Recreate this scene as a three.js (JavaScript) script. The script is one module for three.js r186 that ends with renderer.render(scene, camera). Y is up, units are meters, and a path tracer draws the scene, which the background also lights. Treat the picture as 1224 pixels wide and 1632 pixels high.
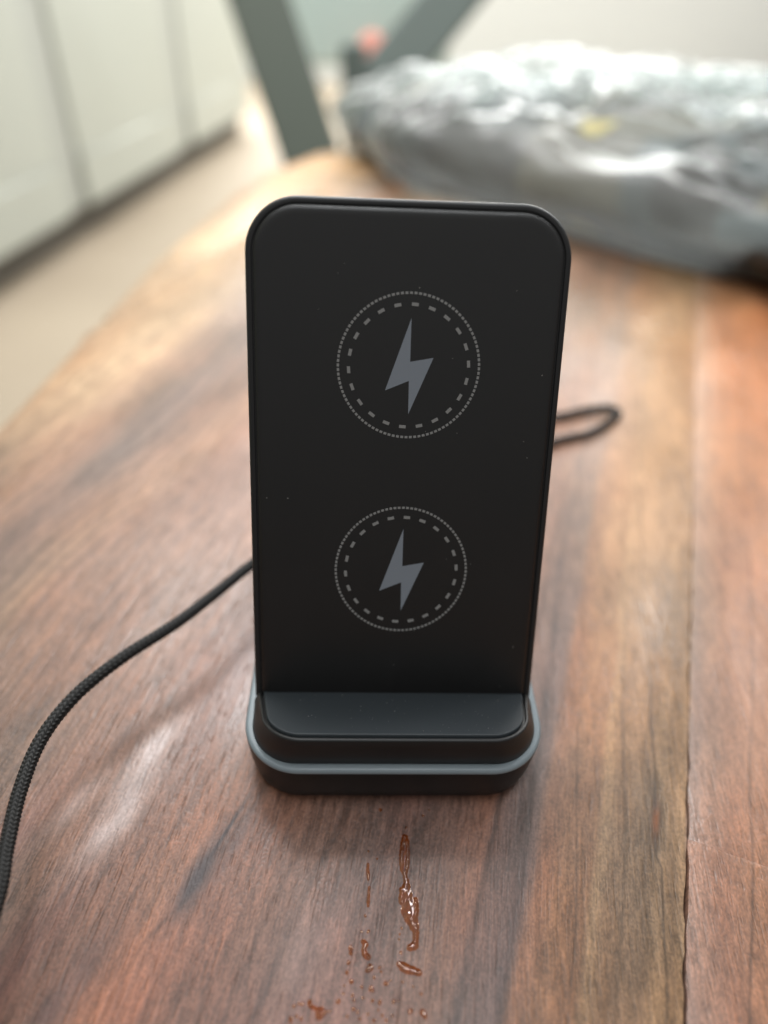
import * as THREE from 'three';
import { mergeGeometries, mergeVertices, toCreasedNormals } from 'three/addons/utils/BufferGeometryUtils.js';
import { RectAreaLightUniformsLib } from 'three/addons/lights/RectAreaLightUniformsLib.js';

// ------------------------------------------------------------------ camera, light, exposure
const W = 1224, H = 1632, F = 1076.418;                       // the photograph's size and its focal length in pixels
const scene = new THREE.Scene();
const camera = new THREE.PerspectiveCamera(2 * Math.atan(H / 2 / F) * 180 / Math.PI, W / H, 0.02, 30);
camera.rotation.order = 'YXZ';
camera.position.set(-0.01088, 0.166936, 0.102575);
camera.rotation.set(-0.707423, -0.05563, 0.054537);
camera.focus = 0.157;
camera.userData.fStop = 3.8;
scene.add(camera);
camera.updateMatrixWorld(true);

RectAreaLightUniformsLib.init();
{                                                              // the room round the table: pale ceiling, duller walls, brown below
  const w = 64, h = 64, d = new Float32Array(w * h * 4);
  for (let y = 0; y < h; y++) for (let x = 0; x < w; x++) {
    const up = Math.sin(((y + 0.5) / h - 0.5) * Math.PI), k = up < 0 ? 0.08 : 0.17 + 0.30 * Math.min(1, up * 1.4), i = (y * w + x) * 4;
    d[i] = k * (up < 0 ? 1.08 : 1); d[i + 1] = k; d[i + 2] = k * (up < 0 ? 0.9 : 0.99); d[i + 3] = 1;
  }
  const room = new THREE.DataTexture(d, w, h, THREE.RGBAFormat, THREE.FloatType);
  room.mapping = THREE.EquirectangularReflectionMapping; room.magFilter = THREE.LinearFilter; room.needsUpdate = true;
  scene.background = room;
}
function areaLight(name, color, intensity, w, h, [x, y, z], target = [0, 0, 0]) {
  const l = new THREE.RectAreaLight(color, intensity, w, h);
  l.name = name; l.position.set(x, y, z); l.lookAt(...target); scene.add(l);
  return l;
}
areaLight('window_light', new THREE.Color().setRGB(0.98, 0.99, 1.0), 27, 0.66, 0.48, [-0.20, 1.64, -1.20]);
areaLight('added_left_light', new THREE.Color().setRGB(0.95, 0.98, 1.0), 15, 0.22, 0.95, [-1.02, 1.32, -1.02]);  // added lamp for highlights on left-facing edges
areaLight('added_right_light', new THREE.Color().setRGB(0.95, 0.98, 1.0), 13, 0.20, 0.9, [1.14, 1.22, -0.98]);  // added lamp for highlights on right-facing edges
areaLight('added_overhead_light', new THREE.Color().setRGB(0.94, 0.98, 1.0), 16, 0.80, 0.26, [0.03, 1.95, 0.06]);  // added overhead lamp for glints on the rim and the water
areaLight('added_wall_light', new THREE.Color().setRGB(0.98, 0.99, 1.0), 2.4, 2.4, 1.2, [0.6, 2.1, -2.2], [0, -0.4, -3.6]);  // added lamp that brightens the back wall and cabinet
areaLight('back_window_light', new THREE.Color().setRGB(1, 0.99, 0.96), 10, 4.4, 1.5, [0.0, 1.15, -3.9], [0, 0, 0]);

const renderer = new THREE.WebGLRenderer({ antialias: true });
renderer.setSize(768, 1024);
renderer.toneMapping = THREE.LinearToneMapping;
renderer.toneMappingExposure = 1.27;
renderer.shadowMap.enabled = true;

// ------------------------------------------------------------------ helpers
function rng(seed) { let a = seed >>> 0; return () => { a = (a + 0x6d2b79f5) | 0; let t = Math.imul(a ^ (a >>> 15), 1 | a); t = (t + Math.imul(t ^ (t >>> 7), 61 | t)) ^ t; return ((t ^ (t >>> 14)) >>> 0) / 4294967296; }; }
const lerp = (a, b, k) => a + (b - a) * k, clamp = (x, a = 0, b = 1) => Math.min(b, Math.max(a, x));
const smooth = (a, b, x) => { const k = clamp((x - a) / (b - a)); return k * k * (3 - 2 * k); };
const TAB = new Float32Array(65536); { const r = rng(77); for (let i = 0; i < 65536; i++) TAB[i] = r(); }
function noise(x, y) {                                          // value noise, 0..1
  const xi = Math.floor(x), yi = Math.floor(y), fx = x - xi, fy = y - yi, u = fx * fx * (3 - 2 * fx), v = fy * fy * (3 - 2 * fy);
  const r0 = (yi & 255) << 8, r1 = ((yi + 1) & 255) << 8, a = xi & 255, b = (xi + 1) & 255;
  return lerp(lerp(TAB[r0 | a], TAB[r0 | b], u), lerp(TAB[r1 | a], TAB[r1 | b], u), v);
}
const fbm = (x, y, n = 4) => { let s = 0, a = 0.5, t = 0; for (let i = 0; i < n; i++) { s += a * noise(x, y); t += a; a *= 0.5; x = x * 2.03 + 17.1; y = y * 2.03 + 5.7; } return s / t; };
const used = new Map();
function numbered(name) { const n = used.get(name) ?? 0; used.set(name, n + 1); return n ? name + '_' + String(n).padStart(3, '0') : name; }
function tag(o, label, category, group) { o.userData.label = label; o.userData.category = category; if (group) o.userData.group = group; return o; }
function thing(name, label, category, position = [0, 0, 0], group) { const o = new THREE.Group(); o.name = numbered(name); o.position.set(...position); scene.add(o); return tag(o, label, category, group); }
function part(name, geometry, material, parent) { const m = new THREE.Mesh(geometry, material); m.name = parent === scene ? numbered(name) : name; m.castShadow = m.receiveShadow = true; parent.add(m); return m; }
const std = (rgb, roughness, more = {}) => new THREE.MeshPhysicalMaterial({ color: new THREE.Color().setRGB(...rgb), roughness, ...more });
function texture(w, h, fill, srgb = true, clampEdges = false) {
  const d = new Uint8Array(w * h * 4), c = [0, 0, 0];
  for (let y = 0; y < h; y++) for (let x = 0; x < w; x++) { fill((x + 0.5) / w, (y + 0.5) / h, c); const i = (y * w + x) * 4; d[i] = clamp(c[0], 0, 255); d[i + 1] = clamp(c[1], 0, 255); d[i + 2] = clamp(c[2], 0, 255); d[i + 3] = 255; }
  const t = new THREE.DataTexture(d, w, h); t.magFilter = THREE.LinearFilter; t.minFilter = THREE.LinearFilter; t.needsUpdate = true;
  t.wrapS = t.wrapT = clampEdges ? THREE.ClampToEdgeWrapping : THREE.RepeatWrapping;
  if (srgb) t.colorSpace = THREE.SRGBColorSpace;
  return t;
}
function geometryOf(positions, indices, uvs) {
  const g = new THREE.BufferGeometry();
  g.setAttribute('position', new THREE.Float32BufferAttribute(positions, 3));
  if (uvs) g.setAttribute('uv', new THREE.Float32BufferAttribute(uvs, 2));
  g.setIndex(indices); g.computeVertexNormals();
  return g;
}
// outline of a rounded rectangle (x0..x1, y0..y1), corner radii in the order x1y1, x0y1, x0y0, x1y0; anticlockwise
function roundRect(x0, x1, y0, y1, radii, n = 14) {
  const out = [], cs = [[x1, y1, -1, -1, 0], [x0, y1, 1, -1, 1], [x0, y0, 1, 1, 2], [x1, y0, -1, 1, 3]];
  for (const [x, y, sx, sy, q] of cs) {
    const r = Math.max(radii[q], 1e-5);
    for (let i = 0; i <= n; i++) { const a = (q + i / n) * Math.PI / 2; out.push([x + sx * r + r * Math.cos(a), y + sy * r + r * Math.sin(a)]); }
  }
  return out;
}
// rings: arrays of [x, y, z] with equal length, anticlockwise seen from the cap's outside; smooth between rings, closed at both ends
function creased(g, angle) { g.scale(1000, 1000, 1000); g = toCreasedNormals(g, angle); return g.scale(0.001, 0.001, 0.001); }   // that addon rounds positions to a hundredth
function loft(rings, closeStart = true, closeEnd = true, crease = 0.6) {
  const p = [], ix = [], n = rings[0].length;
  for (const r of rings) for (const v of r) p.push(...v);
  for (let k = 0; k + 1 < rings.length; k++) for (let i = 0; i < n; i++) {
    const a = k * n + i, b = k * n + (i + 1) % n, c = a + n, d = b + n;
    ix.push(a, b, d, a, d, c);
  }
  const cap = (k, flip) => {
    const c = [0, 0, 0]; for (const v of rings[k]) for (let j = 0; j < 3; j++) c[j] += v[j] / n;
    const m = p.length / 3; p.push(...c);
    for (let i = 0; i < n; i++) { const a = k * n + i, b = k * n + (i + 1) % n; flip ? ix.push(m, b, a) : ix.push(m, a, b); }
  };
  if (closeStart) cap(0, true);
  if (closeEnd) cap(rings.length - 1, false);
  const uv = []; for (let i = 0; i < p.length; i += 3) uv.push(p[i] * 10, (p[i + 1] - p[i + 2]) * 10);
  return creased(geometryOf(p, ix, uv), crease);
}
function box(w, h, d, x, y, z, b = 0.002) {                   // a box with chamfered edges
  const prof = [[b, 0], [0, b], [0, h - b], [b, h]];
  const g = loft(prof.map(([i, yy]) => roundRect(-w / 2 + i, w / 2 - i, -d / 2 + i, d / 2 - i, [b, b, b, b], 2).map(([u, v]) => [u, yy, -v])), true, true, 0.3);
  g.translate(x, y, z); return g;
}
// the point of the plane y = h that the photograph shows at pixel (px, py)
function onPlane(px, py, h = 0) {
  const d = new THREE.Vector3((px - W / 2) / F, -(py - H / 2) / F, -1).applyEuler(camera.rotation), c = camera.position;
  const k = (h - c.y) / d.y; return new THREE.Vector3(c.x + d.x * k, h, c.z + d.z * k);
}

// ------------------------------------------------------------------ the setting: floor, wall, cabinet
const FLOOR = -0.45;
const floorTex = texture(512, 512, (u, v, c) => { const k = fbm(u * 5, v * 9, 4) - 0.5; c[0] = 160 + 26 * k; c[1] = 146 + 26 * k; c[2] = 127 + 24 * k; });
floorTex.repeat.set(2, 2);
const floor = part('floor', new THREE.PlaneGeometry(8, 8).rotateX(-Math.PI / 2).translate(0, FLOOR, -1.6), new THREE.MeshStandardMaterial({ map: floorTex, roughness: 0.55 }), scene);
floor.userData = { kind: 'structure', label: 'pale beige floor beyond the table' };
const wall = part('back_wall', new THREE.BoxGeometry(7, 2.8, 0.1).translate(0.6, FLOOR + 1.4, -4.2), std([0.80, 0.84, 0.84], 0.8), scene);
wall.userData = { kind: 'structure', label: 'pale wall at the back of the room' };

// wood: s runs across the boards, t along them (metres, on the table top)
const TURN = 21 * Math.PI / 180, CG = Math.cos(TURN), SG = Math.sin(TURN);
const worldOf = (s, t, y = 0) => [s * CG + t * SG, y, s * SG - t * CG];
const stOf = (p) => [p.x * CG + p.z * SG, p.x * SG - p.z * CG];

// colours across the boards as [s, r, g, b], sRGB
const STOPS = [
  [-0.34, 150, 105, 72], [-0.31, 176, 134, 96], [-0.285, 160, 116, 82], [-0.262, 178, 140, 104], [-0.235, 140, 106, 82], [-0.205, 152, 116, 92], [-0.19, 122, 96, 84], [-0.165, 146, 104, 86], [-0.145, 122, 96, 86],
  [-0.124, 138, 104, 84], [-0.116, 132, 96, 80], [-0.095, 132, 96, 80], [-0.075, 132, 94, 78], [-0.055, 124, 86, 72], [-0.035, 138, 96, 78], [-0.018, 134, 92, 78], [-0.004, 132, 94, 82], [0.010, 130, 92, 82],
  [0.020, 124, 90, 80], [0.028, 132, 92, 78], [0.034, 112, 86, 80], [0.040, 104, 82, 78], [0.0435, 134, 92, 72], [0.049, 140, 98, 74], [0.054, 128, 90, 68], [0.0565, 146, 112, 86], [0.060, 124, 92, 70], [0.064, 132, 100, 78], [0.068, 118, 90, 70], [0.072, 138, 108, 84], [0.0755, 126, 98, 76], [0.0785, 148, 118, 92],
  [0.0795, 128, 104, 98], [0.084, 138, 106, 94], [0.090, 136, 94, 76], [0.098, 138, 94, 72], [0.108, 150, 102, 74], [0.122, 146, 92, 62], [0.14, 120, 80, 62], [0.155, 146, 98, 70], [0.175, 132, 84, 60], [0.20, 140, 96, 66], [0.24, 122, 82, 62], [0.30, 146, 100, 72], [0.40, 120, 82, 60], [0.60, 140, 100, 74],
];
function stops(s, c) {
  let i = 1; while (i < STOPS.length - 1 && STOPS[i][0] < s) i++;
  const a = STOPS[i - 1], b = STOPS[i], k = smooth(0, 1, clamp((s - a[0]) / (b[0] - a[0])));
  c[0] = lerp(a[1], b[1], k); c[1] = lerp(a[2], b[2], k); c[2] = lerp(a[3], b[3], k);
}
// knots and tone patches, plus painted sheen and far haze: [s, t, half width, half length, r, g, b, strength, tilt]
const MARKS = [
  [0.065, 0.26, 0.045, 0.16, 226, 172, 118, 0.62, 0.02], [0.105, 0.24, 0.022, 0.13, 214, 142, 90, 0.60, 0], [0.135, 0.10, 0.03, 0.12, 190, 132, 96, 0.5, 0], [0.062, 0.10, 0.016, 0.07, 206, 164, 124, 0.5, 0], [0.094, 0.05, 0.012, 0.07, 184, 136, 108, 0.5, 0],  // lighter tan painted in for the haze of grazing reflections
  [-0.10, 0.09, 0.050, 0.10, 214, 166, 138, 0.45, 0], [-0.19, 0.17, 0.030, 0.13, 236, 200, 158, 0.7, 0], [-0.235, 0.33, 0.035, 0.18, 240, 200, 155, 0.75, 0], [-0.05, 0.20, 0.05, 0.12, 206, 160, 138, 0.45, 0], [-0.10, 0.42, 0.09, 0.16, 224, 180, 138, 0.6, 0], [-0.255, 0.52, 0.05, 0.10, 240, 180, 110, 0.6, 0],  // the same haze on the left side, painted as lighter wood
  [-0.0288, -0.0520, 0.0024, 0.0090, 40, 38, 42, 1.0, 0.05], [-0.0283, -0.0440, 0.0005, 0.0120, 34, 30, 32, 0.9, 0.08], [-0.0280, -0.0480, 0.0052, 0.0140, 92, 72, 68, 0.40, 0.05], [-0.0245, -0.043, 0.0012, 0.010, 84, 62, 58, 0.5, 0.05],
  [-0.0570, -0.0270, 0.0042, 0.0130, 205, 190, 186, 0.75, 0.10], [-0.0545, -0.0470, 0.0046, 0.0150, 200, 184, 180, 0.72, 0.10], [-0.0660, -0.0460, 0.0032, 0.0110, 185, 168, 165, 0.55, 0.08], [-0.075, -0.060, 0.006, 0.018, 120, 84, 76, 0.5, 0.1], [-0.047, 0.012, 0.008, 0.02, 178, 150, 146, 0.45, 0.1],  // pale scuffs with the window sheen painted into their colour
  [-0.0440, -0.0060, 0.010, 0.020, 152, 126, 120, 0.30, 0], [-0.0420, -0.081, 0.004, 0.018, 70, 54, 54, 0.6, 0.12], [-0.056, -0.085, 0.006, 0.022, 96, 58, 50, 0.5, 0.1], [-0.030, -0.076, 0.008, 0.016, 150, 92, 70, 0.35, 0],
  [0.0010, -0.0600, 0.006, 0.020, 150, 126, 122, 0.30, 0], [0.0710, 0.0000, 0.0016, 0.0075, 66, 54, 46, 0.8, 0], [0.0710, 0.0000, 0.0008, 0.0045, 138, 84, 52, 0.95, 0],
  [0.0090, 0.30, 0.03, 0.09, 172, 130, 84, 0.35, 0.02], [0.06, 0.20, 0.018, 0.10, 190, 150, 112, 0.45, 0.02], [0.035, 0.22, 0.012, 0.09, 176, 150, 140, 0.40, 0], [0.11, 0.27, 0.03, 0.09, 170, 100, 58, 0.45, 0],
  [-0.09, 0.10, 0.02, 0.06, 150, 128, 124, 0.35, 0], [-0.15, 0.10, 0.012, 0.07, 128, 116, 112, 0.40, 0], [-0.17, 0.20, 0.012, 0.09, 120, 110, 106, 0.40, 0], [-0.10, 0.24, 0.02, 0.07, 166, 112, 88, 0.35, 0], [-0.06, 0.16, 0.012, 0.06, 176, 120, 92, 0.35, 0],
];
// thin dark lines along the grain: [[t, s] ...], half width, strength
const LINES = [
  [[[-0.15, 0.0768], [-0.043, 0.0748], [-0.012, 0.0728], [-0.008, 0.0712], [0.008, 0.0706], [0.0366, 0.0683], [0.0853, 0.0621], [0.16, 0.0560], [0.5, 0.03]], 0.00035, 0.75],
  [[[-0.15, 0.0600], [-0.050, 0.0559], [0.0208, 0.0492], [0.0778, 0.0436], [0.2, 0.034], [0.5, 0.01]], 0.00030, 0.45],
  [[[-0.15, 0.0930], [-0.037, 0.0915], [0.003, 0.0940], [0.1, 0.098], [0.5, 0.11]], 0.00040, 0.7],
  [[[-0.15, 0.0380], [-0.06, 0.0345], [0.0, 0.0330], [0.1, 0.030], [0.5, 0.0]], 0.0007, 0.5],
  [[[-0.15, 0.0480], [-0.06, 0.0430], [0.0, 0.0400], [0.1, 0.034], [0.5, 0.01]], 0.0011, 0.5],
  [[[-0.15, 0.0680], [-0.03, 0.0650], [0.05, 0.0590], [0.15, 0.052], [0.5, 0.02]], 0.0006, 0.4],
  [[[-0.15, -0.060], [-0.07, -0.0545], [-0.02, -0.052], [0.1, -0.046], [0.5, -0.06]], 0.0005, 0.25],
  [[[-0.15, -0.034], [-0.07, -0.0325], [-0.055, -0.0286], [-0.02, -0.0235], [0.1, -0.02], [0.5, -0.03]], 0.0006, 0.4],
  [[[-0.15, -0.010], [-0.05, -0.004], [0.05, 0.006], [0.5, 0.01]], 0.0008, 0.3],
  [[[-0.15, -0.1480], [0.1, -0.150], [0.5, -0.20]], 0.0016, 0.5], [[[-0.15, -0.196], [0.1, -0.190], [0.5, -0.22]], 0.002, 0.4],
];
const lineAt = (pts, t) => { let i = 1; while (i < pts.length - 1 && pts[i][0] < t) i++; const a = pts[i - 1], b = pts[i]; return lerp(a[1], b[1], smooth(0, 1, clamp((t - a[0]) / (b[0] - a[0])))); };
// surface of the wood at (s, t): colour in c, height 0..255 in c[3], roughness in c[4]; shift moves the figure of a board that was cut elsewhere
function wood(s, t, c, shift) {
  const wave = 0.034 * smooth(0.03, -0.06, s);
  const sw = s + wave * (fbm(s * 9 + 2 + shift, t * 6.5 + 1, 2) - 0.5) + 0.0060 * (fbm(s * 24 + shift, t * 9, 3) - 0.5) + 0.0018 * (noise(s * 130 + shift, t * 40) - 0.5) + (shift ? 0.012 * Math.sin(shift) : 0);
  stops(sw + 0.004 * (noise(t * 3 + shift, 3.3) - 0.5), c);
  const band = fbm(sw * 240 + shift, t * 6, 3) - 0.5, blot = fbm(s * 55 + 9, t * 26 + shift, 4) - 0.5, red = fbm(s * 60 + 40 + shift, t * 22, 3) - 0.5;
  const g = s + 0.25 * t * (0.4 + noise(s * 18, t * 8));                                   // short fibres lie a little across the boards
  const fine = noise(g * 1500, t * 75) - 0.5, fine2 = noise(g * 3200 + 7, t * 420) - 0.5, speck = noise(s * 2900, t * 2300) - 0.5, mid = fbm(g * 480, t * 190 + shift, 2) - 0.5;
  let k = 0.80 * (1 + 0.14 * band + 0.48 * blot + 0.15 * fine + 0.22 * fine2 + 0.30 * speck + 0.19 * mid);
  k *= 1 - 0.13 * smooth(0.1, 1, Math.sin(sw * 1150 + 9 * fbm(s * 14 + 3, t * 5 + shift, 2))) * (0.4 + noise(s * 40, t * 9)) * smooth(0.045, 0.0, s);   // growth rings
  const cloud = smooth(0.34, 0.68, fbm(s * 42 + 11 + shift, t * 24 + 5, 3)), dull = 0.34 * c[0] + 0.56 * c[1] + 0.1 * c[2];   // redder and greyer clouds in the wood
  for (let i = 0; i < 3; i++) c[i] = lerp(c[i], [1.09, 0.985, 0.93][i] * dull, 0.24 * cloud - 0.12);
  for (const [pts, w, a] of LINES) { const d = (s + 0.0012 * (noise(t * 45, pts[0][1] * 900) - 0.5) - lineAt(pts, t)) / w; if (d * d < 9) k *= 1 - a * (0.55 + 0.6 * noise(t * 90, 2)) * 0.45 * Math.exp(-d * d); }
  const pore = smooth(0.76, 0.92, noise(g * 2900 + shift, t * 240)) * (0.4 + 0.6 * noise(s * 60, t * 20));
  k *= 1 - 0.15 * pore;
  c[0] *= k * (1 + 0.13 * red); c[1] *= k * 1.01; c[2] *= k * 0.97 * (1 - 0.10 * red);
  let wornSheen = 0;  // strength of the pale marks: wear, painted sheen and haze
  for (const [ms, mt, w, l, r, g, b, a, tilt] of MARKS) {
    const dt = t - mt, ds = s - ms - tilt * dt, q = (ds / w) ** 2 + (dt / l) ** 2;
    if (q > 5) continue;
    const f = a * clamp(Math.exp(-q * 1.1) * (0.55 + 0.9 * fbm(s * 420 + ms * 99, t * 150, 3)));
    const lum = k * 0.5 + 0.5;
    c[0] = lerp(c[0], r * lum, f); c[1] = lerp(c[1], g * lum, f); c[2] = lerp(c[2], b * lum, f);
    if (r > 140) wornSheen = Math.max(wornSheen, f);
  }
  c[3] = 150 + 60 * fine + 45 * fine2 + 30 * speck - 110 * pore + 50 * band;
  c[4] = 0.41 + 0.22 * (fbm(s * 60 + 3, t * 30, 3) - 0.5) + 0.10 * fine + 0.08 * pore - 0.14 * wornSheen;
}
// v of a board's texture as a function of t: fine near the stand, coarse far off
const TFRONT = -0.55, T0 = -0.15, TM = 0.13, T1 = 0.80;
const vOf = (t) => t < T0 ? 0.0005 : t < TM ? 0.6 * (t - T0) / (TM - T0) : 0.6 + 0.4 * (t - TM) / (T1 - TM);
const tOf = (v) => v < 0.6 ? T0 + (TM - T0) * v / 0.6 : TM + (T1 - TM) * (v - 0.6) / 0.4;
function boardMaterial(s0, s1, w, h, shift) {
  const c = [0, 0, 0, 0, 0], px = new Float32Array(w * h * 2);
  const map = texture(w, h, (u, v, o) => {
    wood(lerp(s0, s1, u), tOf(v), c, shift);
    const i = (Math.floor(v * h) * w + Math.floor(u * w)) * 2; px[i] = c[3]; px[i + 1] = c[4] * 255;
    o[0] = c[0]; o[1] = c[1]; o[2] = c[2];
  }, true, true);
  const relief = texture(w, h, (u, v, o) => { const i = (Math.floor(v * h) * w + Math.floor(u * w)) * 2; o[0] = px[i]; o[1] = px[i + 1]; o[2] = 0; }, false, true);
  return new THREE.MeshPhysicalMaterial({ map, bumpMap: relief, bumpScale: 0.00026, roughnessMap: relief, roughness: 1, specularIntensity: 0.8 });
}
// the table's long rounded outline, s of its left and right sides for each t
const LEFT = [[-0.55, -0.03], [-0.35, -0.095], [-0.15, -0.150], [-0.05, -0.176], [0.087, -0.208], [0.264, -0.2546], [0.42, -0.283], [0.50, -0.289], [0.57, -0.280], [0.65, -0.240], [0.70, -0.195], [0.735, -0.14], [0.755, -0.08], [0.765, 0]];
const leftOf = (t) => { let i = 1; while (i < LEFT.length - 1 && LEFT[i][0] < t) i++; const a = LEFT[i - 1], b = LEFT[i]; return lerp(a[1], b[1], clamp((t - a[0]) / (b[0] - a[0]))); };
const rightOf = (t) => 0.62 - 1.2 * Math.max(0, t - 0.5) ** 1.5;
const THICK = 0.028;
function board(s0, s1, ta, tb, edgeSeed) {
  const p = [], ix = [], uv = [], rows = [], b = 0.0002;
  for (let t = ta; t < tb; t += t > -0.1 && t < 0.14 ? 0.0015 : 0.006) rows.push(t);
  rows.push(tb);
  for (let k = rows.length - 1; k >= 0; k--) if (leftOf(rows[k]) > s1 - 0.004 || rightOf(rows[k]) < s0 + 0.004) rows.splice(k, 1);
  const inEnd = (k) => (k === 0 || k === rows.length - 1) ? 1 : 0;
  const chip = (t, e) => 0.00022 * (noise(t * 420, e) - 0.35) + 0.00035 * smooth(0.62, 0.9, noise(t * 160, e + 31)) + 0.00015 * (noise(t * 60, e + 3) - 0.5);
  let n = 0, cols = 8;
  rows.forEach((t, k) => {
    let a = Math.max(s0 + chip(t, edgeSeed), leftOf(t)), z = Math.min(s1 - chip(t, edgeSeed + 50), rightOf(t));
    const round = a > s0 + 0.002 ? 0.004 : b, drop = inEnd(k) ? -0.00006 : 0;
    const cs = [[a, -THICK], [a, -round], [a + round * 0.3, -round * 0.3], [a + round, 0]];
    for (let i = 1; i < cols; i++) cs.push([lerp(a + round, z - b, i / cols), 0]);
    cs.push([z - b, 0], [z - b * 0.3, -b * 0.3], [z, -b], [z, -THICK]);
    n = cs.length;
    for (const [s, y] of cs) { p.push(...worldOf(s, t, y + (y > -0.02 ? drop : 0))); uv.push((s - s0) / (s1 - s0), vOf(t)); }
  });
  for (let k = 0; k + 1 < rows.length; k++) for (let i = 0; i < n; i++) { const a = k * n + i, c2 = k * n + (i + 1) % n; ix.push(a, c2, a + n, c2, c2 + n, a + n); }
  for (let i = 1; i + 1 < n; i++) { ix.push(0, i + 1, i); const m = (rows.length - 1) * n; ix.push(m, m + i, m + i + 1); }
  return creased(geometryOf(p, ix, uv), 0.5);
}
const table = thing('wooden_table', 'long brown hardwood table top of glued boards with a rounded left side', 'table');
const J = [-0.36, -0.228, 0.0785, 0.19, 0.33, 0.48, 0.63], GAP = 0.00008;
const boardJobs = [
  [J[0], J[1], TFRONT, 0.72, 512, 1024, 0], [J[1], J[2], TFRONT, 0.765, 2048, 2048, 0],
  [J[2], J[3], TFRONT, -0.00185, 1024, 2048, 0.25], [J[2], J[3], -0.0018, 0.765, 1024, 2048, 0], [J[3], J[4], TFRONT, 0.765, 512, 1024, 0], [J[4], J[5], TFRONT, 0.74, 256, 512, 4.1], [J[5], J[6], TFRONT, 0.70, 256, 512, 5.3],
];
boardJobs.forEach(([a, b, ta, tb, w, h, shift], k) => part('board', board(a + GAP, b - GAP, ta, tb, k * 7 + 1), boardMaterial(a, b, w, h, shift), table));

// cabinet along the left: plinth, doors with frames
{
  const A = new THREE.Vector3(-0.829, FLOOR, -1.441), B = new THREE.Vector3(-0.562, FLOOR, -2.841), dir = B.clone().sub(A), len = dir.length();
  const turn = Math.atan2(dir.x, dir.z) - Math.PI / 2;                 // local +x runs from A to B
  const cab = thing('panelled_cabinet', 'pale grey-green cabinet with a dark plinth along the left', 'cabinet', [A.x + 0.07, FLOOR, A.z + 0.014]);
  cab.rotation.y = turn;
  const paint = std([0.44, 0.46, 0.405], 0.5), inset = std([0.40, 0.415, 0.375], 0.55), dark = std([0.13, 0.12, 0.10], 0.7);
  const L0 = -1.5, L1 = len + 0.1;                                              // local x range; the front faces local +z
    part('carcass', box(L1 - L0, 1.9, 0.46, (L0 + L1) / 2, 0.07, -0.22), paint, cab);
  part('plinth', box(L1 - L0 - 0.02, 0.07, 0.40, (L0 + L1) / 2, 0, -0.215), dark, cab);
  const doorW = 0.66; let k = 0;
  for (let x = L1 - doorW; x > L0 - 0.3; x -= doorW, k++) {
    const d = part('door', box(doorW - 0.10, 1.86, 0.024, x + doorW / 2, 0.078, 0.023, 0.006), paint, cab);
    part('rail', box(doorW - 0.10, 0.11, 0.006, x + doorW / 2, 0.080, 0.037, 0.0025), paint, d);
    part('stile', box(0.094, 1.86, 0.016, x, 0.078, 0.019, 0.004), inset, cab);
  }
}

// dark frame with splayed legs behind the table
function beam(a, b, w, d) {                                     // a bar of w x d with chamfered edges from point a to point b
  const A = new THREE.Vector3(...a), B = new THREE.Vector3(...b), v = B.clone().sub(A), g = box(w, v.length(), d, 0, 0, 0, 0.006);
  return g.applyQuaternion(new THREE.Quaternion().setFromUnitVectors(new THREE.Vector3(0, 1, 0), v.normalize())).translate(...a);
}
{
  const green = std([0.058, 0.070, 0.052], 0.7), pale = std([0.50, 0.60, 0.55], 0.7), bluish = std([0.105, 0.130, 0.115], 0.6);
  const t = thing('folding_chair', 'dark green wooden frame with splayed legs standing behind the table', 'chair', [0, FLOOR, -1.1]);
  const L = (p) => [p[0], p[1] - FLOOR, p[2] + 1.1];
  part('leg', beam(L([0.070, FLOOR, -0.80]), L([-0.232, 0.205, -1.31]), 0.092, 0.05), green, t);
  part('leg', beam(L([-0.035, -0.086, -1.206]), L([0.335, 0.291, -1.47]), 0.085, 0.05), bluish, t);
  part('backrest', beam(L([-0.02, -0.03, -1.45]), L([-0.02, 0.42, -1.52]), 0.34, 0.02), pale, t);
  part('strut', beam(L([-0.02, -0.16, -1.19]), L([-0.028, 0.03, -1.23]), 0.042, 0.03), bluish, t);
}
{
  const p = [], ix = [], nu = 40, nv = 24;
  for (let j = 0; j <= nv; j++) for (let i = 0; i <= nu; i++) {
    const a = i / nu * 2 * Math.PI, e = (j / nv - 0.5) * Math.PI, k = 1 + 0.25 * (fbm(3 + Math.cos(a) * 1.4, 3 + Math.sin(a) * 1.4 + j * 0.1, 3) - 0.5);
    p.push(0.033 * k * Math.cos(e) * Math.cos(a), 0.056 * (1 + Math.sin(e)), 0.033 * k * Math.cos(e) * Math.sin(a));
  }
  for (let j = 0; j < nv; j++) for (let i = 0; i < nu; i++) { const a = j * (nu + 1) + i, b = a + nu + 1; ix.push(a, b, a + 1, a + 1, b, b + 1); }
  const o = part('pink_bundle', geometryOf(p, ix), std([0.72, 0.30, 0.23], 0.8), scene);
  o.position.set(0.004, -0.076, -1.36);
  tag(o, 'small salmon pink bundle between the dark green legs', 'bundle');
}

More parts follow.
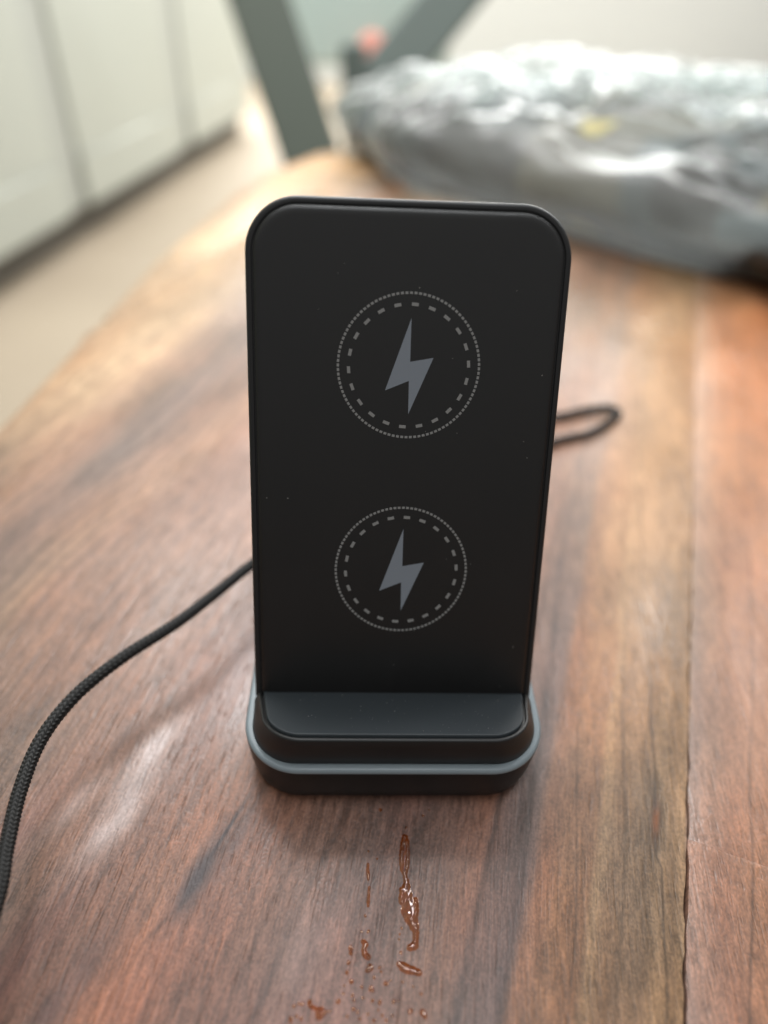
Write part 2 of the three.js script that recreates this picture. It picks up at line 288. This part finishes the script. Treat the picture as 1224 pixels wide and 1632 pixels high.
// clear plastic bag with its contents lying on the table
function pillow(halfL, halfW, height, wrinkle, seed, nu = 200, nv = 70) {
  const p = [], ix = [], uv = [];
  const ridge = (x, y) => 1 - Math.abs(2 * fbm(x, y, 3) - 1) * 2;
  for (let j = 0; j <= nv; j++) for (let i = 0; i < nu; i++) {
    const a = i / nu * 2 * Math.PI, q = j / nv, rim = j / nv;                  // j = 0 top centre, j = nv under the rim
    const ex = Math.sign(Math.cos(a)) * Math.abs(Math.cos(a)) ** 0.62, ez = Math.sign(Math.sin(a)) * Math.abs(Math.sin(a)) ** 0.62;
    const r = rim < 0.8 ? rim / 0.8 : 1, wob = 1 + 0.12 * (fbm(seed + Math.cos(a) * 2.5, seed + Math.sin(a) * 2.5, 3) - 0.5) * 2 * r;
    let x = ex * halfL * r * wob, z = ez * halfW * r * wob;
    const dome = rim < 0.8 ? Math.pow(1 - Math.pow(r, 3.2), 0.55) : 0;
    const side = rim < 0.8 ? 0 : (rim - 0.8) / 0.2;
    let y = height * (0.42 + 0.58 * dome) * (1 - side);
    x *= 1 - 0.08 * side * side; z *= 1 - 0.10 * side * side;               // tucked in underneath
    const n = wrinkle * (ridge(x * 9 + seed, z * 11 + y * 6) * 0.8 + ridge(x * 23 + seed + 5, z * 27 + y * 30) * 0.5 + ridge(x * 55 + seed, z * 60 + 3 + y * 60) * 0.28);
    y += n * (1 - side) * (0.5 + 0.5 * dome); x += ex * n * 0.7 * r; z += ez * n * 0.7 * r;
    p.push(x, Math.max(y, 0.0008), z); uv.push(x + y * 0.6, z + y * 1.1)
  }
  for (let j = 0; j < nv; j++) for (let i = 0; i < nu; i++) { const a = j * nu + i, b = j * nu + (i + 1) % nu, c = a + nu, d = b + nu; ix.push(a, b, c, b, d, c); }
  const m = p.length / 3; p.push(0, 0.0008, 0); uv.push(0, 0);
  for (let i = 0; i < nu; i++) ix.push(m, nv * nu + i, nv * nu + (i + 1) % nu);
  return geometryOf(p, ix, uv);
}
{
  const bag = thing('plastic_bag', 'large crumpled clear plastic bag of grey and beige things on the table', 'bag', [0.292, 0.001, -0.548]);
  bag.rotation.y = -41 * Math.PI / 180;
  const mottled = texture(512, 512, (u, v, c) => {
    const a = fbm(u * 9, v * 9, 4), b = fbm(u * 6 + 30, v * 6 + 8, 3), d = fbm(u * 14 + 3, v * 14 + 60, 3);
    let r = 78, g = 82, bl = 83;
    const mix = (R, G, B, k) => { r = lerp(r, R, k); g = lerp(g, G, k); bl = lerp(bl, B, k); };
    mix(46, 36, 29, smooth(0.50, 0.62, a)); mix(92, 82, 68, smooth(0.56, 0.64, b)); mix(70, 68, 66, smooth(0.60, 0.72, d)); mix(200, 176, 96, smooth(0.80, 0.86, fbm(u * 10 + 70, v * 10 + 41, 2)));
    c[0] = r; c[1] = g; c[2] = bl;
  });
  mottled.repeat.set(1.6, 1.6);
  part('contents', pillow(0.292, 0.198, 0.050, 0.012, 4.2, 120, 40), new THREE.MeshPhysicalMaterial({ map: mottled, roughness: 0.6 }), bag);
  part('film', pillow(0.310, 0.212, 0.060, 0.021, 11.7), new THREE.MeshPhysicalMaterial({ color: new THREE.Color().setRGB(0.78, 0.81, 0.80), roughness: 0.36, transmission: 0.97, thickness: 0, ior: 1.2, side: THREE.DoubleSide }), bag);
}

// ------------------------------------------------------------------ the charging stand
const BETA = 25 * Math.PI / 180, HP = 0.01691, HS = 0.01514, SB = Math.sin(BETA), CB = Math.cos(BETA);
const stand = thing('charging_stand', 'black phone charging stand with two lightning emblems on its leaning panel', 'charger');
const grain = texture(512, 512, (u, v, c) => { const k = 128 + 120 * (noise(u * 256, v * 256) - 0.5) + 90 * (noise(u * 131 + 9, v * 131) - 0.5); c[0] = c[1] = c[2] = k; }, false);
grain.repeat.set(14, 14);
const shell = std([0.0085, 0.0086, 0.0088], 0.46, { specularIntensity: 0.75 });
const smudge = texture(256, 256, (u, v, c) => { c[0] = c[2] = 0; c[1] = 255 * (0.37 + 0.16 * (fbm(u * 7, v * 7, 3) - 0.5) + 0.05 * (noise(u * 60, v * 9) - 0.5)); }, false);
const shellDark = std([0.0030, 0.0027, 0.0026], 1, { roughnessMap: smudge, bumpMap: grain, bumpScale: 0.00002 });
const slabMat = std([0.0065, 0.0065, 0.0065], 0.42, { specularIntensity: 0.5 });
const rimMat = std([0.150, 0.180, 0.195], 0.42);
const rubber = std([0.017, 0.022, 0.026], 0.62, { bumpMap: grain, bumpScale: 0.00003 });
// base slab, and the paler rim that caps it
{
  const hw = 0.03766, z0 = -0.058, z1 = 0.0207, R = 0.0145, top = HS - 0.0012, r = 0.0010;
  let rings = [];
  const ring = (inset, y) => rings.push(roundRect(-hw + inset, hw - inset, -z1 + inset, -z0 - inset, [R - inset, R - inset, R - inset, R - inset], 18).map(([x, v]) => [x, y, -v]));
  ring(0.0030, 0); ring(0.0020, 0.0003); ring(0.0013, 0.0012); ring(0.0006, 0.005); ring(0.0001, 0.0120); ring(0.00005, top); ring(0.012, top);
  part('base', loft(rings, true, true, 0.5), slabMat, stand);
  rings = [];
  ring(0.0010, top + 0.00002); ring(0.00012, top + 0.00004); ring(0.00002, top + 0.0001);
  for (let i = 0; i <= 8; i++) { const a = i / 8 * Math.PI / 2; ring(r * (1 - Math.cos(a)), HS - r + r * Math.sin(a)); }
  ring(0.0022, HS + 0.00002); ring(0.0034, HS + 0.00003); ring(0.012, HS + 0.00003);
  part('rim', loft(rings, true, true, 0.6), rimMat, stand);
}
// ledge: sloping sides from the base up to a plane square to the panel, with a groove round the pad
const onLedge = (x, s, lift = 0) => [x * (1 - 6.1 * Math.max(0, s)), HP + s * SB + lift * CB, s * CB - lift * SB];
{
  const rings = [], hb = 0.0356, zf = 0.0189, n = 16;
  const flat = (hw, front, R, y) => rings.push(roundRect(-hw, hw, -front, -0.0008, [0.0012, 0.0012, R, R], n).map(([x, v]) => [x, y, -v]));
  const top = (hw, front, R, lift) => rings.push(roundRect(-hw, hw, -front, 0.0004, [0.0008, 0.0008, R, R], n).map(([x, v]) => onLedge(x, -v, lift)));
  flat(0.0359, 0.0185, 0.0118, HS - 0.0006); 
  const a = rings[0];
  top(0.0353, 0.0203, 0.0096, -0.0006);
  const b = rings.pop();
  for (let k = 1; k <= 5; k++) { const q = k / 5, bulge = 0.0004 * Math.sin(q * Math.PI); rings.push(a.map((v, i) => [lerp(v[0], b[i][0], q) * (1 + bulge / 0.036), lerp(v[1], b[i][1], q), lerp(v[2], b[i][2], q) + (v[2] > 0.005 ? bulge : 0)])); }
  for (let i = 1; i <= 5; i++) { const t = i / 5 * Math.PI / 2, r = 0.0006; top(0.0353 - r * (1 - Math.cos(t)), 0.0203 - r * (1 - Math.cos(t)), 0.0096 - r * (1 - Math.cos(t)), -0.0006 + r * Math.sin(t)); }
  top(0.0345, 0.0195, 0.0088, 0); top(0.0344, 0.0194, 0.0087, -0.0008); top(0.030, 0.015, 0.006, -0.0008);
  part('ledge', loft(rings, true, true, 0.65), shell, stand);
}
{
  const rings = [], n = 16;
  const top = (inset, lift) => rings.push(roundRect(-0.0337 + inset, 0.0337 - inset, -0.0184 + inset, 0.0006, [0.0006, 0.0006, 0.0082 - inset, 0.0082 - inset], n).map(([x, v]) => onLedge(x, -v, lift)));
  top(0, -0.00078); top(0, -0.00005); top(0.0001, 0.00012); top(0.0003, 0.0002); top(0.0006, 0.00022); top(0.006, 0.00022);
  part('rubber_pad', loft(rings, true, true, 0.9), rubber, stand);
}
// leaning panel: housing and raised face; local y runs up the panel, local z out of it
const VT = 0.11856;
const lean = (g) => g.rotateX(-BETA).translate(0, HP, 0);
{
  const rings = [], hw = 0.0360, R = 0.0118, th = 0.0080;
  const ring = (inset, z) => rings.push(roundRect(-hw + inset, hw - inset, -0.0032 + inset, VT - inset, [R - inset, R - inset, 0.002, 0.002], 18).map(([x, y]) => [x, y, z]));
  ring(0.0035, -th); ring(0.0018, -th + 0.0004); ring(0.0006, -th + 0.0014); ring(0, -th + 0.0032);
  ring(0, -0.0016);
  for (let i = 1; i <= 6; i++) { const t = i / 6 * Math.PI / 2, r = 0.0010; ring(r * (1 - Math.cos(t)), -0.0016 + r * Math.sin(t)); }
  ring(0.0014, -0.0006); ring(0.00145, -0.0010); ring(0.00175, -0.0010); ring(0.006, -0.0010);
  part('housing', lean(loft(rings, true, true, 0.6)), shell, stand);
}
{
  const rings = [], hw = 0.0342, R = 0.0100, top = VT - 0.0018;
  const ring = (inset, z) => rings.push(roundRect(-hw + inset, hw - inset, -0.0006 + Math.min(inset, 0.0004), top - inset, [Math.max(R - inset, 0.004), Math.max(R - inset, 0.004), 0.0008, 0.0008], 18).map(([x, y]) => [x, y, z]));
  ring(0, -0.0014); ring(0, -0.0010); ring(0.00006, -0.00062); ring(0.00016, -0.00048); ring(0.00060, -0.00022); ring(0.00080, -0.00013); ring(0.0012, -0.00005); ring(0.0018, -0.00001); ring(0.0024, 0); ring(0.006, 0);
  part('face', lean(loft(rings, true, true, 1.2)), shellDark, stand);
}
// the two printed emblems, each a bolt inside a dashed and a dotted ring
{
  const inkBolt = std([0.165, 0.187, 0.215], 0.6), ink = std([0.19, 0.19, 0.185], 0.6);
  const dashes = (n, r, len, wid, first) => {
    const gs = [];
    for (let i = 0; i < n; i++) { const g = box(len, 0.00004, wid, 0, 0, 0, 0.00001).rotateX(Math.PI / 2); g.rotateZ(first + i / n * 2 * Math.PI - Math.PI / 2).translate(r * Math.cos(first + i / n * 2 * Math.PI), r * Math.sin(first + i / n * 2 * Math.PI), 0); gs.push(g); }
    return mergeGeometries(gs);
  };
  const R = 0.01636;
  for (const v of [0.08335, 0.03413]) {
    const place = (g) => lean(g.translate(0.0006, v, 0.00002));
    const bolt = [[0.014, 0.655], [0.018, 0.07], [0.34, 0.132], [0.018, -0.655], [0.010, -0.19], [-0.32, -0.33]].map(([x, y]) => new THREE.Vector2(x * R, y * R));
    part('lightning_emblem', place(new THREE.ExtrudeGeometry(new THREE.Shape(bolt), { depth: 0.00003, bevelEnabled: false })), inkBolt, stand);
    part('dashed_ring', place(dashes(22, R * 0.835, 0.00155, 0.00072, Math.PI / 2 - 0.07)), ink, stand);
    part('dotted_ring', place(dashes(100, R - 0.0003, 0.00068, 0.00054, 0)), ink, stand);
  }
}
// specks of dust on the face and the pad
{
  const r = rng(9), gs = [];
  const speck = (x, y, z, s, place) => { const g = new THREE.IcosahedronGeometry(s, 0).scale(1 + r(), 0.7 + r() * 0.5, 0.4).rotateZ(r() * 6).translate(x, y, z); gs.push(place(g)); };
  for (let i = 0; i < 15; i++) speck((r() - 0.5) * 0.066, r() * 0.112, 0.00005, 0.00006 + 0.00007 * r() ** 3, lean);
  for (const [x, y] of [[-0.032, 0.052], [-0.027, 0.052], [0.0295, 0.063], [0.0125, 0.0685], [0.0105, 0.0855], [0.024, 0.1005]]) speck(x, y, 0.00006, 0.00010, lean);
  for (let i = 0; i < 60; i++) { const x = (r() - 0.5) * 0.064, s = 0.0008 + r() * 0.0165; speck(x, s, 0, 0.00006 + 0.00010 * r() ** 3, (g) => g.translate(-x, -s, 0).translate(...onLedge(x, s, 0.0003))); }
  const d = part('dust', mergeGeometries(gs), std([0.26, 0.25, 0.235], 0.9), stand); d.userData.kind = 'stuff';
}

// ------------------------------------------------------------------ braided cable
{
  const V = (x, y, z) => new THREE.Vector3(x, y, z), r = 0.00162;
  const pts = [V(0.006, 0.0085, -0.050), V(0.016, 0.0070, -0.072), V(0.040, 0.004, -0.112), onPlane(890, 702, r), onPlane(940, 690, r), onPlane(974, 670, r), onPlane(986, 658, r + 0.0003), onPlane(972, 650, r + 0.0005), onPlane(936, 653, r + 0.0005), onPlane(885, 664, r + 0.0005),
    V(0.03, 0.004, -0.148), V(-0.005, 0.009, -0.108), V(-0.024, 0.0145, -0.073), onPlane(397, 903, 0.018), onPlane(287, 989, 0.0185), onPlane(191, 1051, 0.0185), onPlane(120, 1109, 0.0182), onPlane(67, 1176, 0.0180), onPlane(33, 1257, 0.0178), onPlane(10, 1353, 0.0172), onPlane(-4, 1430, 0.0165), V(-0.083, 0.013, 0.085), V(-0.10, 0.006, 0.12), V(-0.135, r, 0.17)];
  const curve = new THREE.CatmullRomCurve3(pts, false, 'centripetal'); curve.arcLengthDivisions = 3000;
  const len = curve.getLength(), N = Math.round(len / 0.0002), M = 60, fr = curve.computeFrenetFrames(N, false);
  const p = [], ix = [], c = [], q = new THREE.Vector3();
  for (let k = 0; k <= N; k++) {
    curve.getPointAt(k / N, q); const l = k / N * len;
    for (let i = 0; i < M; i++) {
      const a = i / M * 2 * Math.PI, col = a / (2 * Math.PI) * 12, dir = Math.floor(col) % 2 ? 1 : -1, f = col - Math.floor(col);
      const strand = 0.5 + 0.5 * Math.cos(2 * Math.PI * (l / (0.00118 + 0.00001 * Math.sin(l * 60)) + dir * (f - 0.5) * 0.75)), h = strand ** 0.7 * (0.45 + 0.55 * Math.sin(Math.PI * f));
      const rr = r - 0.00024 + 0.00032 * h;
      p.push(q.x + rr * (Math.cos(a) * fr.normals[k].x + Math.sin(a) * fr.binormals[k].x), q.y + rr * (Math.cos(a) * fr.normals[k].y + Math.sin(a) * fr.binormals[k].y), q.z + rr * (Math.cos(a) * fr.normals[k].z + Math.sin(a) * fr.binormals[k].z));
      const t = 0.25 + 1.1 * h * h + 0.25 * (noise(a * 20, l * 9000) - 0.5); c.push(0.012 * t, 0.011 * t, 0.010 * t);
    }
  }
  for (let k = 0; k < N; k++) for (let i = 0; i < M; i++) { const a = k * M + i, b = k * M + (i + 1) % M; ix.push(a, b, a + M, b, b + M, a + M); }
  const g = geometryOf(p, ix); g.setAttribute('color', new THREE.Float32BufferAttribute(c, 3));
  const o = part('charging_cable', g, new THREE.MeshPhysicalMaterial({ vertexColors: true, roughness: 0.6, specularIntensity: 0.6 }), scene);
  tag(o, 'black braided cable curving from behind the charging stand off to the left', 'cable');
}

// ------------------------------------------------------------------ spilled water
const water = new THREE.MeshPhysicalMaterial({ color: new THREE.Color().setRGB(0.86, 0.50, 0.19), roughness: 0.05, transmission: 1, thickness: 0, ior: 1.7 });
const Z6 = (zx, zy) => onPlane(400 + zx / 3.06, 1280 + zy / 3.06);
// a pool from overlapping round blobs [x, z, r] on the table: domed, meeting the wood at its edge
function pool(blobs, height) {
  let x0 = 9, x1 = -9, z0 = 9, z1 = -9, rm = 0;
  for (const [x, z, r] of blobs) { x0 = Math.min(x0, x - r * 1.6); x1 = Math.max(x1, x + r * 1.6); z0 = Math.min(z0, z - r * 1.6); z1 = Math.max(z1, z + r * 1.6); rm = Math.max(rm, r); }
  const cell = clamp(Math.sqrt((x1 - x0) * (z1 - z0)) / 60, 0.00005, 0.00016), nx = Math.ceil((x1 - x0) / cell), nz = Math.ceil((z1 - z0) / cell), p = [], ix = [], f = new Float32Array((nx + 1) * (nz + 1));
  const field = (x, z) => { let s = 0; for (const [bx, bz, r] of blobs) { const d = ((x - bx) ** 2 + (z - bz) ** 2) / (r * r); if (d < 2.2) s += (1 - d / 2.2) ** 12; } return s ** (1 / 6) - 0.2975 + 0.10 * (noise(x * 2200, z * 2200) - 0.5); };
  for (let j = 0; j <= nz; j++) for (let i = 0; i <= nx; i++) { const x = x0 + i * cell, z = z0 + j * cell, v = field(x, z); f[j * (nx + 1) + i] = v; p.push(x, v > 0 ? 0.00005 + height * v * (0.8 + 0.4 * noise(x * 700, z * 700)) : 0.00002, z); }
  for (let j = 0; j < nz; j++) for (let i = 0; i < nx; i++) { const a = j * (nx + 1) + i, b = a + 1, c = a + nx + 1, d = c + 1; if (f[a] > 0 || f[b] > 0 || f[c] > 0) ix.push(a, c, b); if (f[d] > 0 || f[b] > 0 || f[c] > 0) ix.push(b, c, d); }
  const g0 = geometryOf(p, ix), n = g0.attributes.normal, keep = new Map(), pp = [], nn = [], ii = [];
  for (const k of ix) { if (!keep.has(k)) { keep.set(k, pp.length / 3); pp.push(p[k * 3], p[k * 3 + 1], p[k * 3 + 2]); nn.push(n.getX(k), n.getY(k), n.getZ(k)); } ii.push(keep.get(k)); }
  const g = new THREE.BufferGeometry(); g.setAttribute('position', new THREE.Float32BufferAttribute(pp, 3)); g.setAttribute('normal', new THREE.Float32BufferAttribute(nn, 3)); g.setIndex(ii);
  return g;
}
const PX = 1 / 3.06 / 7600;                                      // metres per pixel of the enlarged crop near the spill
function spill(name, rows, height, label, category, group) {    // rows: [zx, zy, half width] in the enlarged crop
  const blobs = rows.map(([x, y, w]) => { const q = Z6(x, y); return [q.x, q.z, w * PX]; });
  return tag(part(name, pool(blobs, height), water, scene), label, category, group);
}
const along = (pts, step = 5) => { const out = []; for (let i = 0; i + 1 < pts.length; i++) { const [a, b] = [pts[i], pts[i + 1]], n = Math.max(1, Math.round(Math.hypot(b[0] - a[0], b[1] - a[1]) / step)); for (let k = 0; k < n; k++) out.push([lerp(a[0], b[0], k / n), lerp(a[1], b[1], k / n), lerp(a[2], b[2], k / n) * (0.72 + 0.56 * noise(a[0] * 0.37 + k * 0.9, a[1] * 0.05 + k * 0.31))]); } out.push(pts[pts.length - 1]); return out; };
spill('water_spill', [
  ...along([[745, 160, 8], [738, 205, 10], [735, 270, 12], [736, 325, 9], [750, 350, 8]]), ...along([[757, 160, 8], [764, 210, 11], [763, 280, 11], [760, 325, 9], [750, 350, 8]]),
  ...along([[750, 350, 9], [758, 385, 14], [757, 430, 22], [762, 470, 32], [768, 510, 36], [778, 550, 32], [792, 590, 22], [805, 625, 15], [804, 665, 11], [798, 695, 17], [775, 705, 15]]), ...along([[738, 420, 14], [735, 480, 15]]), ...along([[802, 470, 13], [804, 540, 14]]),
], 0.00050, 'long wet streak of spilled water in front of the charging stand', 'water spill');
spill('water_puddle', along([[722, 785, 13], [745, 800, 20], [768, 812, 20], [795, 818, 14], [820, 828, 14]]), 0.00040, 'small puddle just below the end of the long water streak', 'water puddle');
spill('water_trickle', along([[571, 296, 6], [569, 325, 9], [572, 352, 8], [573, 372, 6]]), 0.00036, 'upper of two thin water trickles left of the long streak', 'water trickle');
spill('water_trickle', along([[577, 412, 6], [574, 440, 7], [571, 475, 8], [572, 502, 6]]), 0.00036, 'lower of two thin water trickles left of the long streak', 'water trickle');
spill('water_puddle', along([[548, 675, 10], [560, 690, 12], [548, 712, 10], [556, 740, 17], [572, 752, 13]]), 0.00036, 'small ragged puddle below the thin trickles', 'water puddle');
spill('water_puddle', along([[575, 798, 9], [582, 802, 13], [568, 818, 10]]), 0.00032, 'small three-cornered puddle under the ragged one', 'water puddle');
spill('water_puddle', along([[285, 968, 9], [290, 990, 10], [318, 1003, 7], [340, 1022, 20], [330, 1045, 12], [366, 1018, 7]]), 0.00036, 'leftmost small puddle near the bottom of the picture', 'water puddle');
spill('water_puddle', along([[838, 1022, 12], [848, 1035, 12], [850, 1046, 7]]), 0.00036, 'rightmost drop-like puddle near the bottom of the picture', 'water puddle');
const DROPS = [[487, 710, 14], [487, 732, 11], [476, 778, 10], [467, 825, 9], [490, 870, 12], [586, 902, 13], [596, 915, 9], [657, 880, 12], [496, 938, 8], [502, 962, 8], [425, 968, 11], [250, 980, 10], [232, 978, 6], [210, 990, 8], [195, 1055, 13], [222, 1040, 8], [245, 1050, 8], [776, 1015, 12], [695, 968, 9], [628, 970, 10], [628, 800, 8], [634, 822, 6], [600, 850, 8], [450, 930, 6], [545, 950, 7], [592, 965, 8], [500, 1005, 10], [520, 1020, 8], [730, 730, 8], [735, 610, 7], [725, 640, 5], [722, 665, 5], [572, 625, 8], [540, 628, 6], [558, 550, 8], [680, 865, 6], [740, 872, 6], [828, 930, 7], [385, 1015, 7], [600, 1060, 8], [660, 1060, 7], [570, 1030, 6], [632, 34, 11], [840, 62, 9], [868, 34, 6], [757, 118, 6], [573, 235, 6], [615, 272, 6], [540, 897, 7], [455, 890, 5], [470, 1040, 6], [620, 1010, 5], [640, 1035, 6], [690, 1035, 6], [530, 1052, 7], [720, 965, 5], [792, 895, 5]];
{
  const r = rng(5);
  for (const [x, y, w] of DROPS) {
    const q = Z6(x, y), m = w * PX, a = r() * 6.28, blobs = [[q.x, q.z, m * 0.85], [q.x + m * 0.6 * Math.cos(a), q.z + m * 0.6 * Math.sin(a), m * (0.4 + 0.3 * r())], [q.x - m * 0.5 * Math.cos(a + 0.7), q.z - m * 0.5 * Math.sin(a + 0.7), m * (0.3 + 0.4 * r())]];
    const [label, group] = y < 130 ? ['tiny water droplet on the wood right at the foot of the charging stand', 'droplets at the foot of the stand']
      : x < 400 && y > 940 ? ['tiny water droplet beside the leftmost small puddle near the picture bottom', 'droplets by the leftmost puddle']
      : x > 670 ? ['tiny water droplet on the wood below or beside the long wet streak', 'droplets round the long streak']
      : y < 640 ? ['tiny water droplet on the wood beside the two thin trickles', 'droplets round the thin trickles']
      : ['tiny water droplet sprinkled on the wood round the ragged puddle', 'droplets round the ragged puddle'];
    tag(part('water_droplet', pool(blobs, m * 0.36), water, scene), label, 'water droplet', group);
  }
}
renderer.render(scene, camera);
